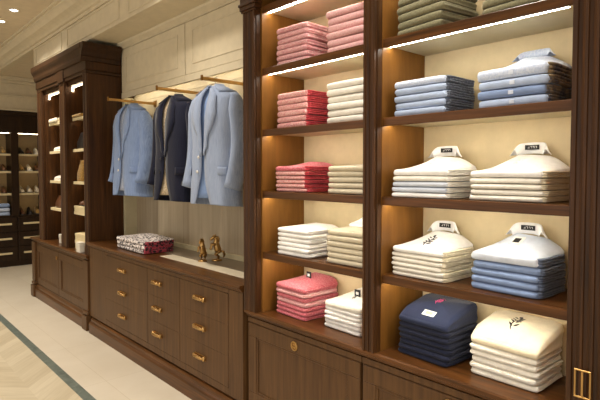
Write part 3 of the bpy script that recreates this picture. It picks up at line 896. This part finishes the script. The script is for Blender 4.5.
# left bay
stack(11, 'stack at top left of left bay', 'shirt', [('rose marl', c_pink)], ROWS[0], 2.036, 7, 0.029, 0.248, .25, 1.785, .05, None, None, 'rose shirts, left stack')
stack(12, 'stack at top right of left bay', 'shirt', [('dusty rose', c_rose)], ROWS[0], 1.644, 6, 0.0348, 0.258, .25, 1.785, .05, None, None, 'dusty rose shirts, right stack')
stack(13, 'left bay stack with flat top', 'shirt', [('coral marl', c_coral)], ROWS[1], 2.034, 6, 0.0318, 0.243, .255, 1.785, 0., ('deep red', c_red), None, 'coral shirts with red sleeves')
stack(14, 'cream stack above the beige shirts', 'shirt', [('cream', c_cream)], ROWS[1], 1.638, 6, 0.0335, 0.263, .25, 1.785, 0., None, {'rise': .02}, 'cream shirts, left bay')
stack(15, 'left bay stack beside beige shirts', 'shirt', [('coral red', c_pinkb), ('coral marl', c_coral)], ROWS[2], 2.048, 6, 0.0222, 0.243, .255, 1.785, 0., ('deep red', c_red), {'rise': .035}, 'coral shirts third shelf down')
stack(16, 'beige stack beside coral shirts', 'shirt', [('beige', c_beige)], ROWS[2], 1.650, 5, 0.0278, 0.258, .25, 1.80, 0., None, {'rise': .015}, 'beige shirts third shelf down')
stack(17, 'stack above the washed red shirts', 'shirt', [('white', c_white)], ROWS[3], 2.014, 6, 0.0243, 0.263, .255, 1.775, 0., None, {'rise': .02}, 'white shirts on the lowest shelf')
zt = stack(18, 'beige stack beside white shirts', 'shirt', [('beige', c_beige)], ROWS[3], 1.641, 6, 0.0278, 0.258, .25, 1.785, 0., None, None, 'beige shirts on the lowest shelf')
s_ = Shirt(.13, .13, .02, .07, 77)
t = thing('folded_shirt', 'small white folded shirt lying on the beige stack beside white shirts', 'shirt', (1.99, 1.675, zt + .001), None)
s_.mesh().build('body', c_white, t, local=True)
stack(19, 'pink stack on the worktop', 'polo shirt', [('washed red', c_pinkb), ('rose marl', c_pink), ('washed red', c_pinkb), ('rose marl', c_pink), ('washed red', c_pinkb)], CT, 2.052, 7, 0.0238, 0.263, .262, 1.80, -.04, None, {'rise': .05, 'neck_tag': True, 'tagx': .01}, 'washed red polo shirts')
stack(20, 'cream stack beside pink stack', 'polo shirt', [('ivory', c_ivory), ('off-white', c_white)], CT, 1.690, 6, 0.0218, 0.258, .245, 1.822, -.02, None, {'rise': .06, 'neck_tag': True, 'tagx': -.005, 'print': 'greyprint', 'psize': .7}, 'ivory polo shirts on the worktop')

# ------------------------------------------------------------------ things on the drawer counter
pat = F_('monochrome_leopard', rgb(222, 212, 206), rgb(44, 34, 44), 'spots', .95, .9)
patr = F_('red_black_leopard', rgb(168, 66, 78), rgb(42, 26, 32), 'spots', .95, .8)
zz = DT + .0036
for i, lb in enumerate(('patterned folded scarf, bottom of the pile on the drawer counter', 'patterned folded scarf, middle of the pile on the drawer counter', 'patterned folded scarf, top of the pile on the drawer counter')):
    sh = Shirt(.56, .29, .032, .022 if i == 2 else 0, 300 + i)
    t = thing('folded_scarf', lb, 'scarf', (1.905, 4.06, zz), 'patterned scarves', -.02 + .015 * i)
    sh.mesh().build('body', pat, t, local=True)
    sleeve_mesh(sh).build('side_fold', patr, t, local=True)['label'] = 'red and black patterned side folds'
    zz += .0325
# brass statuettes: rearing horses
def horse(label, x, y, k, rz):
    t = thing('statuette', label, 'figurine', (x, y, DT + .0032), 'brass statuettes', rz)
    MB().lathe([(.001, 0), (.034 * k, 0), (.034 * k, .006), (.028 * k, .012), (.001, .013)], (0, 0, 0), 20).build('base', M['brass'], t, local=True)
    b = MB(); q = lambda *p: tuple(v * k for v in p)
    b.tube([q(.012, 0, .05), q(.008, 0, .07), q(.0, 0, .095), q(-.006, 0, .115), q(-.004, 0, .135), q(-.008, 0, .152)], [.018 * k, .024 * k, .022 * k, .02 * k, .014 * k, .011 * k], 12)
    b.tube([q(-.004, 0, .152), q(-.016, 0, .156), q(-.034, 0, .142), q(-.042, 0, .133)], [.009 * k, .013 * k, .009 * k, .006 * k], 10)
    for s in (-1, 1):
        b.tube([q(.012, s * .012, .062), q(-.006, s * .015, .04), q(.014, s * .014, .026), q(.006, s * .014, .011)], [.015 * k, .011 * k, .007 * k, .007 * k], 8)
        b.tube([q(-.008, s * .012, .108), q(-.034, s * .014, .104), q(-.036, s * .014, .082), q(-.044, s * .014, .074)], [.011 * k, .008 * k, .006 * k, .005 * k], 8)
        b.tube([q(-.008, s * .006, .158), q(-.006, s * .007, .172)], [.004 * k, .001 * k], 6)
    b.tube([q(.026, 0, .06), q(.044, 0, .056), q(.05, 0, .036), q(.044, 0, .018)], [.006 * k, .009 * k, .008 * k, .003 * k], 8)
    b.tube([q(.004, 0, .16), q(.012, 0, .14), q(.012, 0, .118)], [.005 * k, .008 * k, .005 * k], 8)
    b.build('figure', M['brass'], t, local=True)
horse('shorter brass statuette nearer the counter edge', 1.955, 3.21, 1.02, .5)
horse('taller brass statuette nearer the board wall', 2.05, 3.165, 1.15, -.4)

# ------------------------------------------------------------------ goods in the display case and far unit
def shoe(label, x, y, z, rz, mat, group, k=1.):
    t = thing('shoe', label, 'shoe', (x, y, z), group, rz)
    b = MB(); rr = []
    for s, w, h in ((-.13, .016, .012), (-.12, .028, .03), (-.08, .038, .042), (-.03, .036, .058), (.02, .030, .082), (.07, .032, .098), (.105, .028, .1), (.12, .014, .095)):
        rr.append([Vector((s * k, w * math.cos(a) * k, .012 + max(0, math.sin(a)) * h * k + min(0, math.sin(a)) * .004)) for a in [2 * PI * j / 14 for j in range(14)]])
    b.rings(rr).build('upper', mat, t, local=True)
    so = MB(); so.poly([(-.135 * k, 0), (-.12 * k, -.032 * k), (-.06 * k, -.042 * k), (.03 * k, -.03 * k), (.11 * k, -.032 * k), (.128 * k, 0), (.11 * k, .032 * k), (.03 * k, .03 * k), (-.06 * k, .042 * k), (-.12 * k, .032 * k)], 0, .012, 'z')
    so.build('sole', M['leather_dark'] if mat != M['leather_white'] else M['white'], t, local=True)
def bag(label, x, y, z, w, d, h, mat, group=None):
    t = thing('handbag', label, 'bag', (x, y, z), group)
    b = MB(); rr = []
    for f, g in ((0, .94), (.05, 1.), (.4, .97), (.8, .8), (1., .66)):
        rr.append([Vector((math.copysign(abs(math.cos(a)) ** .5, math.cos(a)) * d / 2 * (g if f < .5 else g * .8), math.copysign(abs(math.sin(a)) ** .5, math.sin(a)) * w / 2 * g, h * f)) for a in [2 * PI * j / 20 for j in range(20)]])
    b.rings(rr).build('body', mat, t, local=True)
    MB().tube([(0, w * .25 * math.cos(a), h * .97 + h * .4 * math.sin(a)) for a in [PI * j / 10 for j in range(11)]], .006, 8).build('handle', M['leather_brown'], t, local=True)
def cap(label, x, y, z, mat):
    t = thing('cap', label, 'cap', (x, y, z))
    MB().lathe([(.085, .0), (.088, .03), (.075, .065), (.045, .088), (.012, .096), (.001, .097)], (0, 0, 0), 20).build('crown', mat, t, local=True)
    b = MB(); rr = []
    for k in range(13):
        a = PI / 2 + PI * k / 12
        rr.append([Vector((r_ * math.cos(a) * (1. if r_ < .09 else 1.15), r_ * math.sin(a) * .95, .008 - (.006 if r_ > .09 else 0) + h_)) for r_, h_ in ((.082, 0), (.13, 0), (.13, .004), (.082, .006))])
    b.rings(rr).build('brim', mat, t, local=True)
def folded(label, name, cat, x, y, z, w, d, t_, mat, seed, group=None):
    t = thing(name, label, cat, (x, y, z), group)
    Shirt(w, d, t_, .012, seed).mesh().build('body', mat, t, local=True)
def carton(label, x, y, z, w, d, h, mat, rz=0.):
    t = thing('gift_box', label, 'box', (x, y, z), 'cream boxes in the display case', rz)
    MB().box(-d / 2, d / 2, -w / 2, w / 2, 0, h * .62, .002).build('body', mat, t, local=True)
    MB().box(-d / 2 - .003, d / 2 + .003, -w / 2 - .003, w / 2 + .003, h * .62, h, .003).build('lid', mat, t, local=True)

LX = 1.885; e = .0008
ya, yb = 5.345, 6.13
folded('gold folded scarf on the top shelf of the display case right bay', 'folded_scarf', 'scarf', LX, ya, LROWS[0] + e, .26, .22, .03, M['gold_cloth'], 401)
bag('dark handbag on second shelf of the display case right bay', LX, ya, LROWS[1] + e, .26, .15, .17, M['leather_dark'])
bag('gold sequinned handbag on third shelf of the display case right bay', 1.885, 5.40, LROWS[2] + e, .18, .14, .22, M['gold_cloth'])
cap('black cap in front of the gold sequinned handbag', 1.93, 5.155, LROWS[2] + e, M['leather_dark'])
shoe('brown shoe on a cream box lid, nearer one', 1.945, 5.29, LROWS[3] + .061, .15, M['leather_brown'], 'brown shoes on the box')
shoe('brown shoe on a cream box lid, farther one', 1.945, 5.405, LROWS[3] + .061, .15, M['leather_brown'], 'brown shoes on the box')
carton('flat cream box under brown shoes in the display case', LX + .05, ya - .05, LROWS[3] + e, .38, .28, .06, M['card_cream'])
carton('bottom cream box stacked on the display case worktop', 1.88, 5.26, CT + e, .28, .22, .095, M['card_cream'])
carton('top cream box stacked on the display case worktop', 1.88, 5.26, CT + .097, .27, .21, .07, M['card_cream'], .05)
carton('narrow cream box standing before the stacked boxes', 1.735, 5.14, CT + e, .1, .05, .1, M['leather_white'])
folded('cream folded cloth on the top shelf of the display case left bay', 'folded_scarf', 'scarf', LX, yb, LROWS[0] + e, .28, .22, .045, c_warm, 402)
shoe('white shoe on second shelf of the display case left bay, nearer', 1.94, yb - .05, LROWS[1] + e, .15, M['leather_white'], 'white shoes in the case')
shoe('white shoe on second shelf of the display case left bay, farther', 1.94, yb + .07, LROWS[1] + e, .15, M['leather_white'], 'white shoes in the case')
shoe('white shoe on third shelf of the display case left bay, nearer', 1.94, yb - .05, LROWS[2] + e, .12, M['leather_white'], 'white shoes in the case')
shoe('white shoe on third shelf of the display case left bay, farther', 1.94, yb + .07, LROWS[2] + e, .12, M['leather_white'], 'white shoes in the case')
bag('small brown handbag on lowest shelf of the display case left bay', LX, yb, LROWS[3] + e, .22, .14, .14, M['leather_brown'])
carton('small white card box on the display case worktop, left bay', 1.80, 5.93, CT + e, .06, .04, .1, M['leather_white'])
# far unit
FY = 9.17
LV = ((ZS[0], 'upper shelf'), (ZS[1], 'middle shelf'), (ZS[2], 'lower shelf'), (-.70, 'floor'))
goods = {'right': [[('dark', 'leather_dark'), ('brown', 'leather_brown'), ('cream', 'leather_white')],
                   [('tan', 'gold_cloth'), ('white', 'leather_white'), ('brown', 'leather_brown')],
                   [('white fleece', 'fluff'), ('cream fleece', 'fluff'), ('ivory fleece', 'fluff')],
                   [('brown', 'leather_brown'), ('dark', 'leather_dark'), ('tan', 'gold_cloth')]],
         'left': [[('brown', 'leather_brown'), ('tan', 'gold_cloth')], [('dark', 'leather_dark'), ('brown', 'leather_brown')],
                  [('dark', 'leather_dark'), ('brown', 'leather_brown')], None]}
for side, x0 in (('right', 2.17), ('left', 1.80)):
    for (z, row), lst in zip(LV, goods[side]):
        if lst is None: continue
        for q, (nm, mk) in enumerate(lst):
            shoe(f'{nm} shoe on the {row} of the {side} lit niche in the far unit', x0 + q * .117, FY, z + e, PI / 2 - .08, M[mk], f'shoes on the {row}, {side} far niche', 1.05)
for k in range(3):
    folded(f'{("light blue", "pale blue", "mid blue")[k]} folded garment at the bottom of the left lit far niche, {("lowest", "middle", "topmost")[k]}', 'folded_garment', 'shirt', 1.86, FY, -.70 + e + k * .066, .24, .24, .05, (c_sky, c_pale, c_blue)[k], 500 + k, 'blue garments in the far niche')

# ------------------------------------------------------------------ camera, world, view
cd_ = bpy.data.cameras.new('camera'); cam = bpy.data.objects.new('camera', cd_); C.objects.link(cam)
cam.location = (0, 0, H)
cam.rotation_euler = (math.radians(90 - 2.1506), 0, math.radians(-42.4095))
cd_.sensor_width = 36; cd_.lens = 501.13 * 36 / 600; cd_.shift_y = (190.58 - 200) / 600
cd_.clip_start = .05
bpy.context.scene.camera = cam
w = bpy.data.worlds.new('ambient_fill'); bpy.context.scene.world = w; w.use_nodes = True  # even warm fill added for ambience, enters through the sides left open
w.node_tree.nodes['Background'].inputs[0].default_value = (1., .955, .89, 1)
w.node_tree.nodes['Background'].inputs[1].default_value = 1.15
vs = bpy.context.scene.view_settings
vs.view_transform = 'Standard'; vs.look = 'None'; vs.gamma = 1; vs.exposure = .18; vs.use_curve_mapping = False
